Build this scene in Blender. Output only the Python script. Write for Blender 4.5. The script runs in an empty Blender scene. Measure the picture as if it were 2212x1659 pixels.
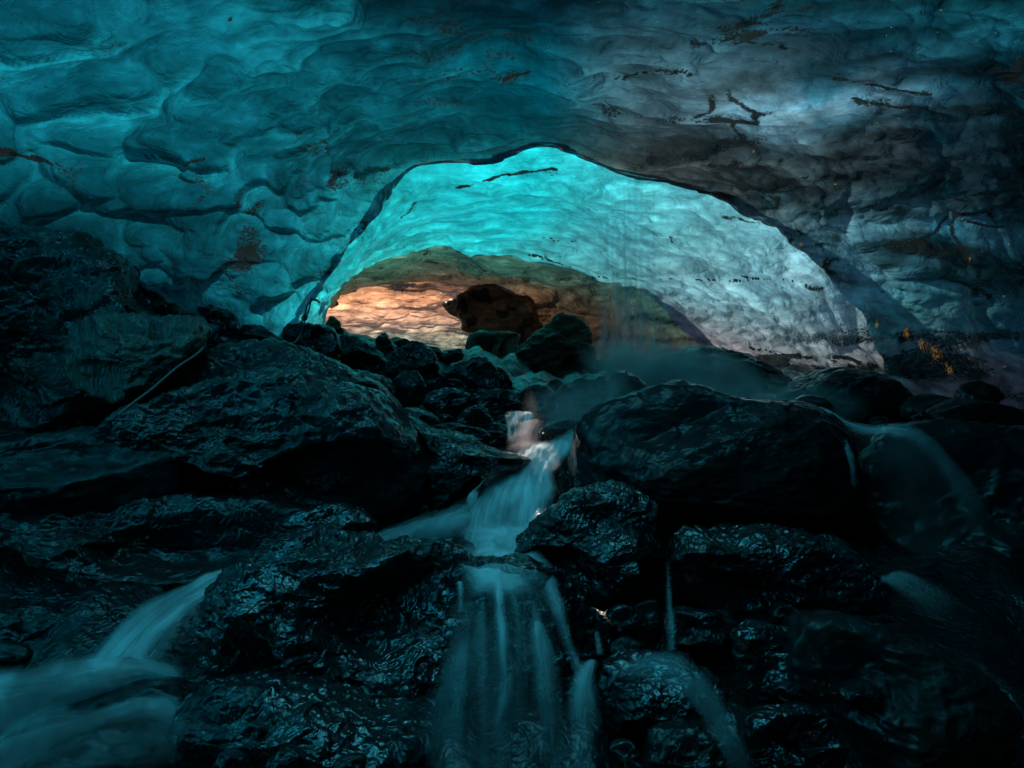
import bpy, math, random
import numpy as np
from mathutils import Vector

sc = bpy.context.scene
C = sc.collection
random.seed(7)

# ------------------------------------------------------------------ camera
CZ = 2.4                       # eye height above the lowest water
FOC = 1475.0                   # focal length in units of a 2212 x 1659 frame
cam_d = bpy.data.cameras.new('camera')
cam = bpy.data.objects.new('camera', cam_d); C.objects.link(cam)
cam.location = (0, 0, CZ)
cam.rotation_euler = (math.radians(90), 0, 0)
cam_d.sensor_width = 36
cam_d.lens = 36 * FOC / 2212
cam_d.clip_start = 0.05; cam_d.clip_end = 500
sc.camera = cam

# ------------------------------------------------------------------ light
SUN_EL, SUN_AZ = math.radians(41.3), math.radians(18)     # azimuth measured from +Y towards -X
wd = bpy.data.worlds.new('World'); sc.world = wd; wd.use_nodes = True
nt = wd.node_tree; nt.nodes.clear()
sky = nt.nodes.new('ShaderNodeTexSky'); sky.sky_type = 'NISHITA'; sky.sun_disc = False
sky.sun_elevation = SUN_EL; sky.sun_rotation = -SUN_AZ
bg = nt.nodes.new('ShaderNodeBackground'); bg.inputs['Strength'].default_value = 0.11
wo = nt.nodes.new('ShaderNodeOutputWorld')
nt.links.new(sky.outputs[0], bg.inputs[0]); nt.links.new(bg.outputs[0], wo.inputs[0])
sl = bpy.data.lights.new('sun', 'SUN'); sl.energy = 4.6; sl.angle = math.radians(0.5); sl.color = (1, .95, .87)
so = bpy.data.objects.new('sun', sl); C.objects.link(so)
sdir = Vector((-math.sin(SUN_AZ)*math.cos(SUN_EL), math.cos(SUN_AZ)*math.cos(SUN_EL), math.sin(SUN_EL)))
so.rotation_euler = sdir.to_track_quat('Z', 'Y').to_euler()
so.location = (-8, 14, 20)
sc.view_settings.view_transform = 'Standard'
sc.view_settings.look = 'None'
sc.view_settings.exposure = 0.8
sc.view_settings.gamma = 1.0
sc.cycles.max_bounces = 10
sc.cycles.diffuse_bounces = 5
sc.cycles.transparent_max_bounces = 24
sc.cycles.volume_bounces = 1
sc.cycles.sample_clamp_indirect = 3.0
sc.cycles.caustics_reflective = False
sc.cycles.caustics_refractive = False

# ------------------------------------------------------------------ helpers
def P(px, py, d):
    return np.array([d*(px-1106)/FOC, d, CZ + d*(829-py)/FOC])

def lin(c):
    c = np.asarray(c, float)/255.0
    return np.where(c <= 0.04045, c/12.92, ((c+0.055)/1.055)**2.4)

_perm = np.random.RandomState(3).permutation(4096).astype(np.int64)
def _h(ix, iy, iz):
    return _perm[(_perm[(_perm[ix & 4095] + iy) & 4095] + iz) & 4095]
_rng = np.random.RandomState(11)
_g = _rng.normal(size=(4096, 3)); _g /= np.linalg.norm(_g, axis=1)[:, None]
_j = _rng.rand(4096, 3)
def perlin(p):
    pi = np.floor(p).astype(np.int64); pf = p-pi
    u = pf*pf*pf*(pf*(pf*6-15)+10)
    r = 0
    for a in (0, 1):
        for b in (0, 1):
            for c in (0, 1):
                g = _g[_h(pi[:, 0]+a, pi[:, 1]+b, pi[:, 2]+c)]
                d = ((pf-np.array([a, b, c]))*g).sum(1)
                w = (u[:, 0] if a else 1-u[:, 0])*(u[:, 1] if b else 1-u[:, 1])*(u[:, 2] if c else 1-u[:, 2])
                r = r+w*d
    return r
def fbm(p, o=4, gain=0.5):
    r = 0; a = 1.0
    for i in range(o):
        r = r+a*perlin(p*(2.03**i)+i*17.3); a *= gain
    return r
def ridged(p, o=4):
    r = 0; a = 1.0
    for i in range(o):
        r = r+a*(1-np.abs(perlin(p*(2.03**i)+i*9.1))*2.2); a *= 0.5
    return r
def worley(p):
    pi = np.floor(p).astype(np.int64)
    n = len(p); f1 = np.full(n, 9.0); f2 = np.full(n, 9.0); vec = np.zeros((n, 3)); idn = np.zeros(n, np.int64)
    for a in (-1, 0, 1):
        for b in (-1, 0, 1):
            for c in (-1, 0, 1):
                h = _h(pi[:, 0]+a, pi[:, 1]+b, pi[:, 2]+c)
                q = pi+np.array([a, b, c])+_j[h]
                dv = p-q; d = np.sqrt((dv*dv).sum(1))
                m = d < f1
                f2 = np.where(m, f1, np.minimum(f2, d)); f1 = np.where(m, d, f1)
                vec[m] = dv[m]; idn[m] = h[m]
    return f1, f2, vec, idn

def grid_mesh(name, V, nu, nv, mat, colors=None, attrs=None, parent=None, closed_u=False, uv=None, cut=None):
    """V: (nu*nv,3) with index i*nv+j"""
    me = bpy.data.meshes.new(name)
    i = np.arange(nu if closed_u else nu-1)[:, None]; j = np.arange(nv-1)[None, :]
    i2 = (i+1) % nu
    f = np.stack([i*nv+j+0*i, i2*nv+j, i2*nv+j+1, i*nv+j+1], -1).reshape(-1, 4).astype(np.int32)
    if cut is not None: f = f[~cut[f].all(axis=1)]
    me.vertices.add(len(V)); me.vertices.foreach_set('co', V.astype(np.float32).ravel())
    me.loops.add(f.size); me.loops.foreach_set('vertex_index', f.ravel())
    me.polygons.add(len(f))
    me.polygons.foreach_set('loop_start', np.arange(0, f.size, 4, dtype=np.int32))
    me.polygons.foreach_set('use_smooth', np.ones(len(f), bool))
    me.update(calc_edges=True)
    if colors is not None:
        a = me.attributes.new('tint', 'FLOAT_COLOR', 'POINT')
        cc = np.ones((len(V), 4), np.float32); cc[:, :3] = colors
        a.data.foreach_set('color', cc.ravel())
    for k, v in (attrs or {}).items():
        a = me.attributes.new(k, 'FLOAT', 'POINT'); a.data.foreach_set('value', v.astype(np.float32))
    if uv is not None:
        l = me.uv_layers.new(name='UVMap')
        l.data.foreach_set('uv', uv[f.ravel()].astype(np.float32).ravel())
    me.materials.append(mat)
    o = bpy.data.objects.new(name, me); C.objects.link(o)
    if parent: o.parent = parent
    return o

def tag(o, label=None, cat=None, group=None, kind=None):
    if label: o['label'] = label
    if cat: o['category'] = cat
    if group: o['group'] = group
    if kind: o['kind'] = kind
    return o

def cr(A, n):
    """Catmull-Rom resample rows of A (k, ...) at n uniform parameters"""
    A = np.asarray(A, float); k = len(A)
    t = np.linspace(0, k-1, n); i = np.minimum(t.astype(int), k-2); f = (t-i)
    f = f.reshape((-1,)+(1,)*(A.ndim-1))
    p1 = A[i]; p2 = A[i+1]
    p0 = np.where((i > 0).reshape(f.shape), A[np.maximum(i-1, 0)], 2*p1-p2)
    p3 = np.where((i < k-2).reshape(f.shape), A[np.minimum(i+2, k-1)], 2*p2-p1)
    return 0.5*((2*p1)+(-p0+p2)*f+(2*p0-5*p1+4*p2-p3)*f*f+(-p0+3*p1-3*p2+p3)*f**3)

def loft(net, cols, nu, nv):
    net = np.asarray(net, float); cols = np.asarray(cols, float)
    A = cr(net, nv)                         # rows
    A = np.swapaxes(cr(np.swapaxes(A, 0, 1), nu), 0, 1)
    ti = np.linspace(0, len(cols)-1, nv); i0 = np.minimum(ti.astype(int), len(cols)-2); fr_ = (ti-i0)[:, None, None]; K = cols[i0]*(1-fr_)+cols[i0+1]*fr_; K = np.swapaxes(cr(np.swapaxes(K, 0, 1), nu), 0, 1)
    # index i (u) * nv + j (v)
    A = np.swapaxes(A, 0, 1).reshape(-1, 3); K = np.clip(np.swapaxes(K, 0, 1).reshape(-1, 3), 0.0002, 1)
    G = A.reshape(nu, nv, 3)
    N = np.cross(np.gradient(G, axis=0), np.gradient(G, axis=1)).reshape(-1, 3)
    N /= np.maximum(np.linalg.norm(N, axis=1), 1e-9)[:, None]
    return A, K, N

# ------------------------------------------------------------------ materials
class NT:
    def __init__(s, name):
        s.m = bpy.data.materials.new(name); s.m.use_nodes = True; s.t = s.m.node_tree; s.t.nodes.clear()
        s.out = s.n('ShaderNodeOutputMaterial')
    def n(s, t, **kw):
        x = s.t.nodes.new(t)
        for k, v in kw.items(): setattr(x, k, v)
        return x
    def l(s, a, b): s.t.links.new(a, b)
    def inp(s, node, key, v):
        if hasattr(v, 'is_linked') or isinstance(v, bpy.types.NodeSocket): s.l(v, node.inputs[key])
        else: node.inputs[key].default_value = v
    def math(s, op, a, b=0.0, clamp=False):
        x = s.n('ShaderNodeMath', operation=op); x.use_clamp = clamp
        s.inp(x, 0, a); s.inp(x, 1, b); return x.outputs[0]
    def noise(s, vec, scale, detail=4, rough=0.55, dist=0.0):
        x = s.n('ShaderNodeTexNoise'); s.l(vec, x.inputs['Vector'])
        x.inputs['Scale'].default_value = scale; x.inputs['Detail'].default_value = detail
        x.inputs['Roughness'].default_value = rough; x.inputs['Distortion'].default_value = dist
        return x.outputs[0]
    def ramp(s, f, lo, hi, a=0.0, b=1.0):
        x = s.n('ShaderNodeMapRange'); x.clamp = True; x.interpolation_type = 'SMOOTHSTEP'
        s.l(f, x.inputs[0])
        for i, v in enumerate((lo, hi, a, b)): s.inp(x, i+1, v)
        return x.outputs[0]
    def attr(s, name, out='Fac'):
        x = s.n('ShaderNodeAttribute'); x.attribute_name = name; return x.outputs[out]
    def mapping(s, vec, scale, rot=(0, 0, 0)):
        x = s.n('ShaderNodeMapping'); s.l(vec, x.inputs[0]); x.inputs['Scale'].default_value = scale; x.inputs['Rotation'].default_value = rot
        return x.outputs[0]
    def mixc(s, f, a, b, mode='MIX'):
        x = s.n('ShaderNodeMix', data_type='RGBA', blend_type=mode)
        s.inp(x, 0, f); s.inp(x, 6, a); s.inp(x, 7, b); return x.outputs[2]
    def scalec(s, col, f):
        x = s.n('ShaderNodeVectorMath', operation='SCALE'); s.l(col, x.inputs[0]); s.inp(x, 'Scale', f); return x.outputs[0]

def ice_material(name, strat=(0.35, 0.35, 1.6), speck=0.5, clouds=0.35, bump=0.5, scale=1.0, gold=0.0, rough=0.12, gloss=0.8, cells=1.0):
    k = NT(name)
    tc = k.n('ShaderNodeTexCoord').outputs['Object']
    tint = k.attr('tint', 'Color'); dirt = k.attr('dirt')
    st = k.mapping(tc, tuple(v*scale for v in strat))
    cl = k.noise(st, 1.6, 6, 0.62, 1.2)
    cl2 = k.noise(tc, 5.5*scale, 4, 0.6, 0.8)
    f = k.ramp(cl, 0.28, 0.72, 1-clouds, 1+clouds)
    f2 = k.ramp(cl2, 0.3, 0.7, 1-clouds*0.5, 1+clouds*0.5)
    f = k.math('MULTIPLY', f, f2)
    # grit frozen into the ice: streaky bands broken into specks
    band = k.noise(k.mapping(tc, (0.5*scale, 0.5*scale, 2.4*scale)), 2.0, 3, 0.5, 0.6)
    sp = k.noise(k.mapping(tc, (1*scale, 1*scale, 1.7*scale)), 30, 3, 0.75, 0.5)
    dm = k.math('ADD', dirt, k.ramp(band, 0.60, 0.74, 0.0, 0.30*speck))
    thr = k.math('SUBTRACT', 0.78, k.math('MULTIPLY', dm, 0.46))
    grit = k.ramp(k.math('SUBTRACT', sp, thr), -0.025, 0.03)
    grit = k.math('MULTIPLY', grit, 0.93)
    soot = k.ramp(dirt, 0.25, 1.3, 0.0, 0.72)
    col = k.scalec(tint, f)
    col = k.mixc(soot, col, (0.006, 0.010, 0.010, 1))
    col = k.mixc(grit, col, (0.004, 0.006, 0.006, 1))
    col = k.mixc(k.ramp(k.math('ADD', dirt, k.ramp(sp, 0.3, 0.7, -0.5, 0.5)), 1.7, 2.2), col, (0.003, 0.004, 0.004, 1))
    # pale frosty veins
    vn = k.noise(k.mapping(tc, (0.8*scale, 1.4*scale, 2.2*scale)), 3.0, 5, 0.6, 2.2)
    v = k.math('ABSOLUTE', k.math('SUBTRACT', vn, 0.5))
    vein = k.ramp(v, 0.0, 0.018, 0.45, 0.0)
    vein = k.math('MULTIPLY', vein, k.ramp(cl2, 0.48, 0.62))
    col = k.scalec(col, k.math('ADD', 1.0, vein))
    if gold:  # gold and amber sun glints put into the colour
        gn = k.noise(tc, 26*scale, 2, 0.5)
        gm = k.noise(tc, 1.1*scale, 2, 0.5)
        g = k.math('MULTIPLY', k.ramp(gn, 0.75, 0.78), k.ramp(gm, 0.48, 0.6))
        g = k.math('MULTIPLY', g, k.attr('glint'))
        col = k.mixc(k.math('MULTIPLY', g, gold), col, (0.85, 0.46, 0.16, 1))
        an = k.noise(k.mapping(tc, (22, 22, 9)), 2.2*scale, 3, 0.7, 1.2)
        col = k.mixc(k.ramp(k.math('ADD', k.math('MULTIPLY', k.attr('amber'), 0.44), an), 0.86, 1.0), col, (1.0, 0.36, 0.07, 1))
    # bump
    b1 = k.noise(k.mapping(tc, (1.0*scale, 1.6*scale, 2.0*scale)), 3.2, 5, 0.55, 1.0)
    b2 = k.noise(tc, 22*scale, 3, 0.5)
    wv = k.n('ShaderNodeVectorMath', operation='ADD'); k.l(k.mapping(tc, (1.5*scale, 2.8*scale, 3.4*scale)), wv.inputs[0])
    wn = k.n('ShaderNodeTexNoise'); k.l(tc, wn.inputs['Vector']); wn.inputs['Scale'].default_value = 1.7*scale; wn.inputs['Detail'].default_value = 3
    ws = k.n('ShaderNodeVectorMath', operation='SCALE'); k.l(wn.outputs['Color'], ws.inputs[0]); ws.inputs['Scale'].default_value = 1.6; k.l(ws.outputs[0], wv.inputs[1])
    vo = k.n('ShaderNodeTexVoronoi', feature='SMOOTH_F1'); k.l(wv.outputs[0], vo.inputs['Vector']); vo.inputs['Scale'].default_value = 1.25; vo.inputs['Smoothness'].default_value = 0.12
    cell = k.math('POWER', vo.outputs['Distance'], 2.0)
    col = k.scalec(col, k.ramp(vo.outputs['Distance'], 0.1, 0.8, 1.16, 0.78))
    b1 = k.math('ADD', b1, k.math('MULTIPLY', cell, 0.9*cells))
    bh = k.math('ADD', k.math('MULTIPLY', b1, 1.0), k.math('MULTIPLY', b2, 0.08))
    bh = k.math('SUBTRACT', bh, k.math('MULTIPLY', grit, 0.05))
    bp = k.n('ShaderNodeBump'); bp.inputs['Strength'].default_value = bump; bp.inputs['Distance'].default_value = 0.12/scale
    k.l(bh, bp.inputs['Height'])
    tr = k.n('ShaderNodeBsdfTranslucent'); k.l(col, tr.inputs[0]); k.l(bp.outputs[0], tr.inputs['Normal'])
    df = k.n('ShaderNodeBsdfDiffuse'); k.l(k.scalec(col, 0.9), df.inputs[0]); k.l(bp.outputs[0], df.inputs['Normal'])
    gl = k.n('ShaderNodeBsdfGlossy'); gl.inputs['Roughness'].default_value = rough; gl.inputs[0].default_value = (1, 1, 1, 1)
    k.l(bp.outputs[0], gl.inputs['Normal'])
    ad = k.n('ShaderNodeAddShader'); k.l(tr.outputs[0], ad.inputs[0]); k.l(df.outputs[0], ad.inputs[1])
    fr = k.n('ShaderNodeFresnel'); fr.inputs['IOR'].default_value = 1.31; k.l(bp.outputs[0], fr.inputs['Normal'])
    mx = k.n('ShaderNodeMixShader'); k.l(k.math('MINIMUM', k.math('MULTIPLY', fr.outputs[0], gloss), min(0.45, 0.35*gloss)), mx.inputs[0]); k.l(ad.outputs[0], mx.inputs[1]); k.l(gl.outputs[0], mx.inputs[2])
    k.l(mx.outputs[0], k.out.inputs[0])
    return k.m

def rock_material(name, base=(0.008, 0.0105, 0.0125), wet=0.25, bump=0.9, brown=0.3, stretch=(1, 1, 1.0), dist=0.038, ior=1.45, lo=0.15):
    k = NT(name)
    tc = k.n('ShaderNodeTexCoord').outputs['Object']
    oi = k.n('ShaderNodeObjectInfo').outputs['Random']
    sh = k.n('ShaderNodeVectorMath', operation='ADD'); k.l(tc, sh.inputs[0]); 
    cx = k.n('ShaderNodeCombineXYZ'); k.l(k.math('MULTIPLY', oi, 37.0), cx.inputs[0]); k.l(cx.outputs[0], sh.inputs[1])
    v = k.mapping(sh.outputs[0], stretch)
    n1 = k.noise(v, 2.2, 6, 0.6, 0.6); n2 = k.noise(v, 9, 6, 0.7, 0.5)
    m1 = k.noise(v, 3.0, 2, 0.5, 0.6); m2 = k.noise(v, 9.5, 2, 0.5, 0.9); n3 = k.noise(v, 25, 1.5, 0.5, 0.8)
    mus = k.math('ABSOLUTE', k.math('SUBTRACT', k.noise(v, 5.0, 2, 0.6, 1.0), 0.5))
    c = k.mixc(k.ramp(n1, 0.35, 0.7), (*base, 1), (base[0]*1.9+0.012*brown, base[1]*1.5+.004*brown, base[2]*1.2, 1))
    c = k.mixc(k.ramp(n2, 0.55, 0.75, 0, 0.6), c, (base[0]*2.2, base[1]*2.1, base[2]*1.9, 1))
    hs = k.n('ShaderNodeHueSaturation'); k.l(c, hs.inputs['Color']); k.l(k.math('ADD', 0.48, k.math('MULTIPLY', oi, 0.04)), hs.inputs['Hue']); k.l(k.math('ADD', 0.7, k.math('MULTIPLY', k.math('FRACT', k.math('MULTIPLY', oi, 7.3)), 0.9)), hs.inputs['Value']); c = hs.outputs[0]
    h = k.math('ADD', k.math('MULTIPLY', m1, 0.7), k.math('ADD', k.math('MULTIPLY', m2, 0.60), k.math('MULTIPLY', n3, 0.24)))
    h = k.math('SUBTRACT', h, k.math('MULTIPLY', k.ramp(mus, 0, 0.05, 1, 0), 0.09))
    bp = k.n('ShaderNodeBump'); bp.inputs['Strength'].default_value = bump; bp.inputs['Distance'].default_value = dist
    k.l(h, bp.inputs['Height'])
    pb = k.n('ShaderNodeBsdfPrincipled')
    k.l(c, pb.inputs['Base Color']); k.l(bp.outputs[0], pb.inputs['Normal'])
    k.l(k.ramp(n2, 0.3, 0.75, wet*1.0, wet*2.4), pb.inputs['Roughness'])
    pb.inputs['Specular IOR Level'].default_value = 0.12
    pb.inputs['IOR'].default_value = 1.6
    k.l(k.ramp(k.noise(v, 4.3, 4, 0.6, 0.8), 0.38, 0.60, lo, 1.0), pb.inputs['Coat Weight']); pb.inputs['Coat Roughness'].default_value = 0.08; pb.inputs['Coat IOR'].default_value = ior
    k.l(bp.outputs[0], pb.inputs['Coat Normal'])
    k.l(pb.outputs[0], k.out.inputs[0])
    return k.m

def water_material(name, col=(0.90, 0.92, 0.92), fu=9.0, fv=0.6, soft=0.25, floor=0.35):
    """long-exposure silk: UV.x across the flow, UV.y along it in metres"""
    k = NT(name)
    uv = k.n('ShaderNodeTexCoord').outputs['UV']
    a = k.attr('alpha')
    s1 = k.noise(k.mapping(uv, (fu, fv, 1)), 1.0, 4, 0.6, 0.35)
    s2 = k.noise(k.mapping(uv, (fu*3.3, fv*1.2, 1)), 1.0, 3, 0.5, 0.2)
    s = k.math('ADD', k.math('MULTIPLY', s1, 0.72), k.math('MULTIPLY', s2, 0.28))
    s = k.ramp(s, 0.36-soft*0.3, 0.62+soft*0.3, floor, 1.0)
    al = k.math('MULTIPLY', a, s, clamp=True)
    bp = k.n('ShaderNodeBump'); bp.inputs['Strength'].default_value = 0.35; bp.inputs['Distance'].default_value = 0.05; k.l(s1, bp.inputs['Height'])
    df = k.n('ShaderNodeBsdfDiffuse'); df.inputs[0].default_value = (*col, 1); k.l(bp.outputs[0], df.inputs['Normal'])
    tl = k.n('ShaderNodeBsdfTranslucent'); tl.inputs[0].default_value = (*col, 1); k.l(bp.outputs[0], tl.inputs['Normal'])
    m0 = k.n('ShaderNodeMixShader'); m0.inputs[0].default_value = 0.12; k.l(df.outputs[0], m0.inputs[1]); k.l(tl.outputs[0], m0.inputs[2])
    tp = k.n('ShaderNodeBsdfTransparent')
    mx = k.n('ShaderNodeMixShader'); k.l(al, mx.inputs[0]); k.l(tp.outputs[0], mx.inputs[1]); k.l(m0.outputs[0], mx.inputs[2])
    k.l(mx.outputs[0], k.out.inputs[0])
    return k.m

ICE_NEAR = ice_material('clear_teal_ice', speck=0.5, clouds=0.30, bump=0.6, scale=1.0, gold=0.8, rough=0.09, gloss=1.6)
ICE_VAULT = ice_material('bright_cyan_ice', strat=(0.35, 0.8, 3.4), speck=0.6, clouds=0.30, bump=0.6, cells=0.5, scale=0.8, rough=0.25, gloss=0.3)
ICE_FAR = ice_material('layered_brown_ice', strat=(0.35, 0.35, 3.4), speck=1.2, clouds=0.55, bump=0.6, scale=0.55, gold=0.9, rough=0.2, gloss=0.4)
ROCK = rock_material('wet_black_basalt')
ROCK_SMOOTH = rock_material('smooth_wet_basalt', wet=0.35, bump=0.28, base=(.005, .0068, .0082), ior=1.33, lo=0.1)
ROCK_GLINT = rock_material('glittering_wet_basalt', dist=0.050, wet=0.25, ior=1.9, lo=0.08)
ROCK_BROWN = rock_material('brown_wet_rock', base=(0.050, 0.028, 0.017), wet=0.6, ior=1.3, bump=0.7, brown=1.0)
ROCK_STRIPE = rock_material('striated_wet_rock', base=(0.04, 0.042, 0.04), wet=0.22, bump=1.0, stretch=(2.2, 1.0, 0.45))

# ------------------------------------------------------------------ the ice
GAIN = 1.0      # outside daylight falling on the glacier, relative to white
def tints(rows, g):  # regional light and dark of the ice is put straight into its colour
    return np.array([[lin(c)*g for c in r] for r in rows])
def net(rows):
    return [[P(*p) for p in r] for r in rows]
def arch_row(y, cx, hx, zb, zt, n=13):
    out = []
    for k in range(n):
        a = math.pi-math.pi*k/(n-1)
        out.append(np.array([cx+hx*math.cos(a), y, CZ+zb+(zt-zb)*math.sin(a)**0.8 if 0 < k < n-1 else CZ+zb]))
    return out
def outward(row, c, s, dd):
    return [(c[0]+(p[0]-c[0])*s, c[1]+(p[1]-c[1])*s, p[2]+dd) for p in row]

def blur(h, nu, nv, it):
    g = h.reshape(nu, nv)
    for _ in range(it):
        p = np.pad(g, 1, mode='edge')
        g = (p[:-2, 1:-1]+p[2:, 1:-1]+p[1:-1, :-2]+p[1:-1, 2:]+2*p[1:-1, 1:-1])/6
    return g.ravel()
def scallops(V, nu, nv, cell, amp, flow, seed, it=3, warp=0.8, bowl=0.8):
    """overlapping scallops melted by air: soft hollows with a shingled edge"""
    q = V*np.array(cell)+seed
    w = np.stack([fbm(q*0.55+31, 3), fbm(q*0.55+57, 3), fbm(q*0.55+83, 3)], 1)*warp
    f1, f2, vec, idn = worley(q+w)
    shin = (vec*np.array(flow)).sum(1)
    h = -f1*f1*bowl+shin*0.9+0.35*(_j[idn, 0]-0.5)
    edge = f2-f1
    mod = np.clip(0.75+1.5*fbm(V*0.5+seed*2, 2), 0.3, 1.4)
    return blur(h*amp*mod, nu, nv, it), edge

# --- near chamber: roof and side walls in one sheet
RIM1 = [(628,1010,8.0),(645,700,8.0),(698,602,8.2),(800,482,8.5),(905,362,8.9),(1070,348,9.0),(1185,322,9.0),(1350,372,9.0),(1520,412,8.9),(1690,500,8.6),(1818,625,8.1),(1895,745,7.7),(1950,1010,7.3)]
ROWA = [(560,1010,7.6),(568,690,7.6),(590,560,7.7),(650,440,7.8),(800,320,8.1),(1020,270,8.2),(1200,250,8.2),(1390,285,8.2),(1600,330,8.1),(1790,420,7.9),(1940,560,7.5),(2040,715,7.1),(2130,1000,6.7)]
ROWB = [(420,1010,6.9),(410,690,6.9),(400,540,7.0),(470,370,7.1),(680,210,7.2),(960,150,7.3),(1200,140,7.3),(1440,165,7.3),(1700,200,7.2),(1920,290,7.0),(2110,440,6.7),(2240,640,6.2),(2380,1050,5.7)]
ROWC = [(150,1050,6.0),(130,680,6.0),(110,480,6.1),(200,270,6.2),(520,90,6.3),(900,10,6.4),(1200,0,6.4),(1500,15,6.4),(1800,50,6.3),(2070,130,6.1),(2290,290,5.8),(2450,520,5.3),(2620,1100,4.8)]
ROWD = [(-300,1150,5.0),(-350,640,5.0),(-350,350,5.0),(-200,50,5.0),(250,-180,5.0),(800,-280,5.0),(1200,-290,5.0),(1600,-270,5.0),(1980,-220,5.0),(2300,-90,5.0),(2560,120,5.0),(2700,450,4.8),(2850,1200,4.5)]
lip1 = outward(RIM1, (1250, 800), 1.10, 0.30)
n1 = net([lip1, RIM1, ROWA, ROWB, ROWC, ROWD])
n1 += [arch_row(2.2, 0.3, 6.2, -3.2, 3.9), arch_row(-1.5, 0.3, 6.0, -3.6, 3.6), arch_row(-4.5, 0.3, 5.0, -3.6, 2.8), arch_row(-6.0, 0.3, 1.2, -3.2, -1.2)]
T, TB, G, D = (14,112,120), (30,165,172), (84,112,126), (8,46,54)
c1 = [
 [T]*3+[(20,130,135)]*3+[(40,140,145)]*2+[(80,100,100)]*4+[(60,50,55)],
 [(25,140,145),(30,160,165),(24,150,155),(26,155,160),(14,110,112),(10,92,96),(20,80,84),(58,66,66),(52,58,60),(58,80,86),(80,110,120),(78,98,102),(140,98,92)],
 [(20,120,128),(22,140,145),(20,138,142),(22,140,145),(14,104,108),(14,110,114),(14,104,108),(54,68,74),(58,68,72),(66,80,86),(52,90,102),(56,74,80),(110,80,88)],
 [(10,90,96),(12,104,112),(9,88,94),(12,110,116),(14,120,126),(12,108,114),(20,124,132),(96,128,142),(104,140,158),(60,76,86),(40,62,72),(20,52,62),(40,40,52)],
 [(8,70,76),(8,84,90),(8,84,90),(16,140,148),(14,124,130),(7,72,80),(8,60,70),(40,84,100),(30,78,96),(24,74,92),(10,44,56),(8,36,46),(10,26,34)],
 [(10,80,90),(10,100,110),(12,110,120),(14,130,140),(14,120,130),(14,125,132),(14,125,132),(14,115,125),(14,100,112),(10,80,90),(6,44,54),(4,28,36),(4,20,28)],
 [(24,180,190)]+[(60,320,330)]*3+[(60,340,350)]*3+[(30,230,240),(14,130,140),(10,90,100)]+[(6,44,54)]*3, [(6,50,56)]*13, [(1,6,9)]*13, [(1,4,6)]*13]  # first row here: unseen roof overhead, brightened to light the stream
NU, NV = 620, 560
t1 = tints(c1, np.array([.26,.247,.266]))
t1[6:8] *= np.array([1.6, 1.36, 1.62]); t1[0:4, 10:12] *= 1.5; t1[2:6, 0:7] *= np.array([.8, .80, .93]); t1[0:4, 12] *= 3.0; t1[0:2] *= 2.1; t1[2, 7:12] *= 1.4; t1[3, 8:12] *= 1.3; t1[1:6, 7:12] *= np.array([1.0, 1.32, 1.22])  # rim and right foot tints lifted against shade, unseen overhead rows boosted as fill
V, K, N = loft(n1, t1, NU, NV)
U2 = np.repeat(np.arange(NU)/(NU-1), NV); V2 = np.tile(np.arange(NV)/(NV-1), NU)
cen = np.array([0.3, 3.0, CZ+0.5])
s = np.sign((N*(V-cen)).sum(1)); s[s == 0] = 1; N = N*np.median(s)
h1, e1 = scallops(V, NU, NV, (1.0, 1.8, 2.2), 0.32, (0.1, 0.75, -0.6), 3.3, 3)
h2, e2 = scallops(V, NU, NV, (2.2, 4.2, 4.6), 0.10, (0.1, 0.7, -0.6), 11.7, 1)
big = fbm(V*0.45+5, 3)*0.40
lowm = np.clip(fbm(V*np.array([.5, .6, .9])+40, 3)*2+0.5, 0, 1)
fade = np.clip(np.abs(V2-0.111)/0.09, 0.25, 1)
rw = np.clip((V[:, 0]-1.2)/2.0, 0, 1)
sq = np.stack([V[:, 0]*.3, V[:, 1]*.3, V[:, 2]*3.6-V[:, 1]*1.25], 1)+fbm(V*.8+70, 3)[:, None]*.45
lay = fbm(sq, 4)
h1 = h1*(1-0.9*np.exp(-(((V[:, 0]+.1)/.6)**2+((V[:, 1]-6.3)/.7)**2))); h1 = h1*(1-0.45*rw); h2 = h2*(1-0.3*rw)
V = V+N*((-lay*rw*0.10))[:, None]
V = V+N*((h1*fade+h2*(0.25+0.75*lowm)*(.5+.5*fade)+big*fade)[:, None])
# lobe shading put into the tint from relief height, as ice thickness (red is absorbed first)
th = (h1+0.06)/0.13+(h2+.012)/0.05*0.5
K = K*np.exp(-th[:, None]*np.array([0.56, 0.50, 0.47]))
edge_band = np.exp(-(e1/0.07)**2)
mask = np.clip(fbm(V*np.array([.7, .8, 1.6])+90, 4)*2.6+0.05, 0, 1)
dirt = edge_band*mask*0.55+(0.35+0.5*np.clip((V[:, 0]+.5)/2, 0, 1))*np.clip(fbm(V*np.array([.45, .6, 2.8])+140, 4)*3-0.75, 0, 1)
# crevice filled with grit at the left and the dirty seam beside the inner arch
def crack(V, pts, w):
    x = V[:, 0]/V[:, 1]*FOC+1106; y = 829-(V[:, 2]-CZ)/V[:, 1]*FOC
    y = y+fbm(V*3.1+7, 3)*9
    best = np.full(len(V), 1e9)
    for (x0, y0), (x1, y1) in zip(pts[:-1], pts[1:]):
        dx, dy = x1-x0, y1-y0
        t = np.clip(((x-x0)*dx+(y-y0)*dy)/(dx*dx+dy*dy), 0, 1)
        best = np.minimum(best, np.hypot(x-x0-t*dx, y-y0-t*dy))
    ww = 0.75*w*np.clip(0.45+1.7*fbm(V*3.5+3, 3), .06, 1.2)
    halo = np.exp(-(best/(4.5*w))**2)*np.clip(0.1+1.6*fbm(V*2.2+60, 3), 0, .8)
    return np.maximum(2.15*np.exp(-(best/ww)**2), halo)*(V[:, 1] > 2)
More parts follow.
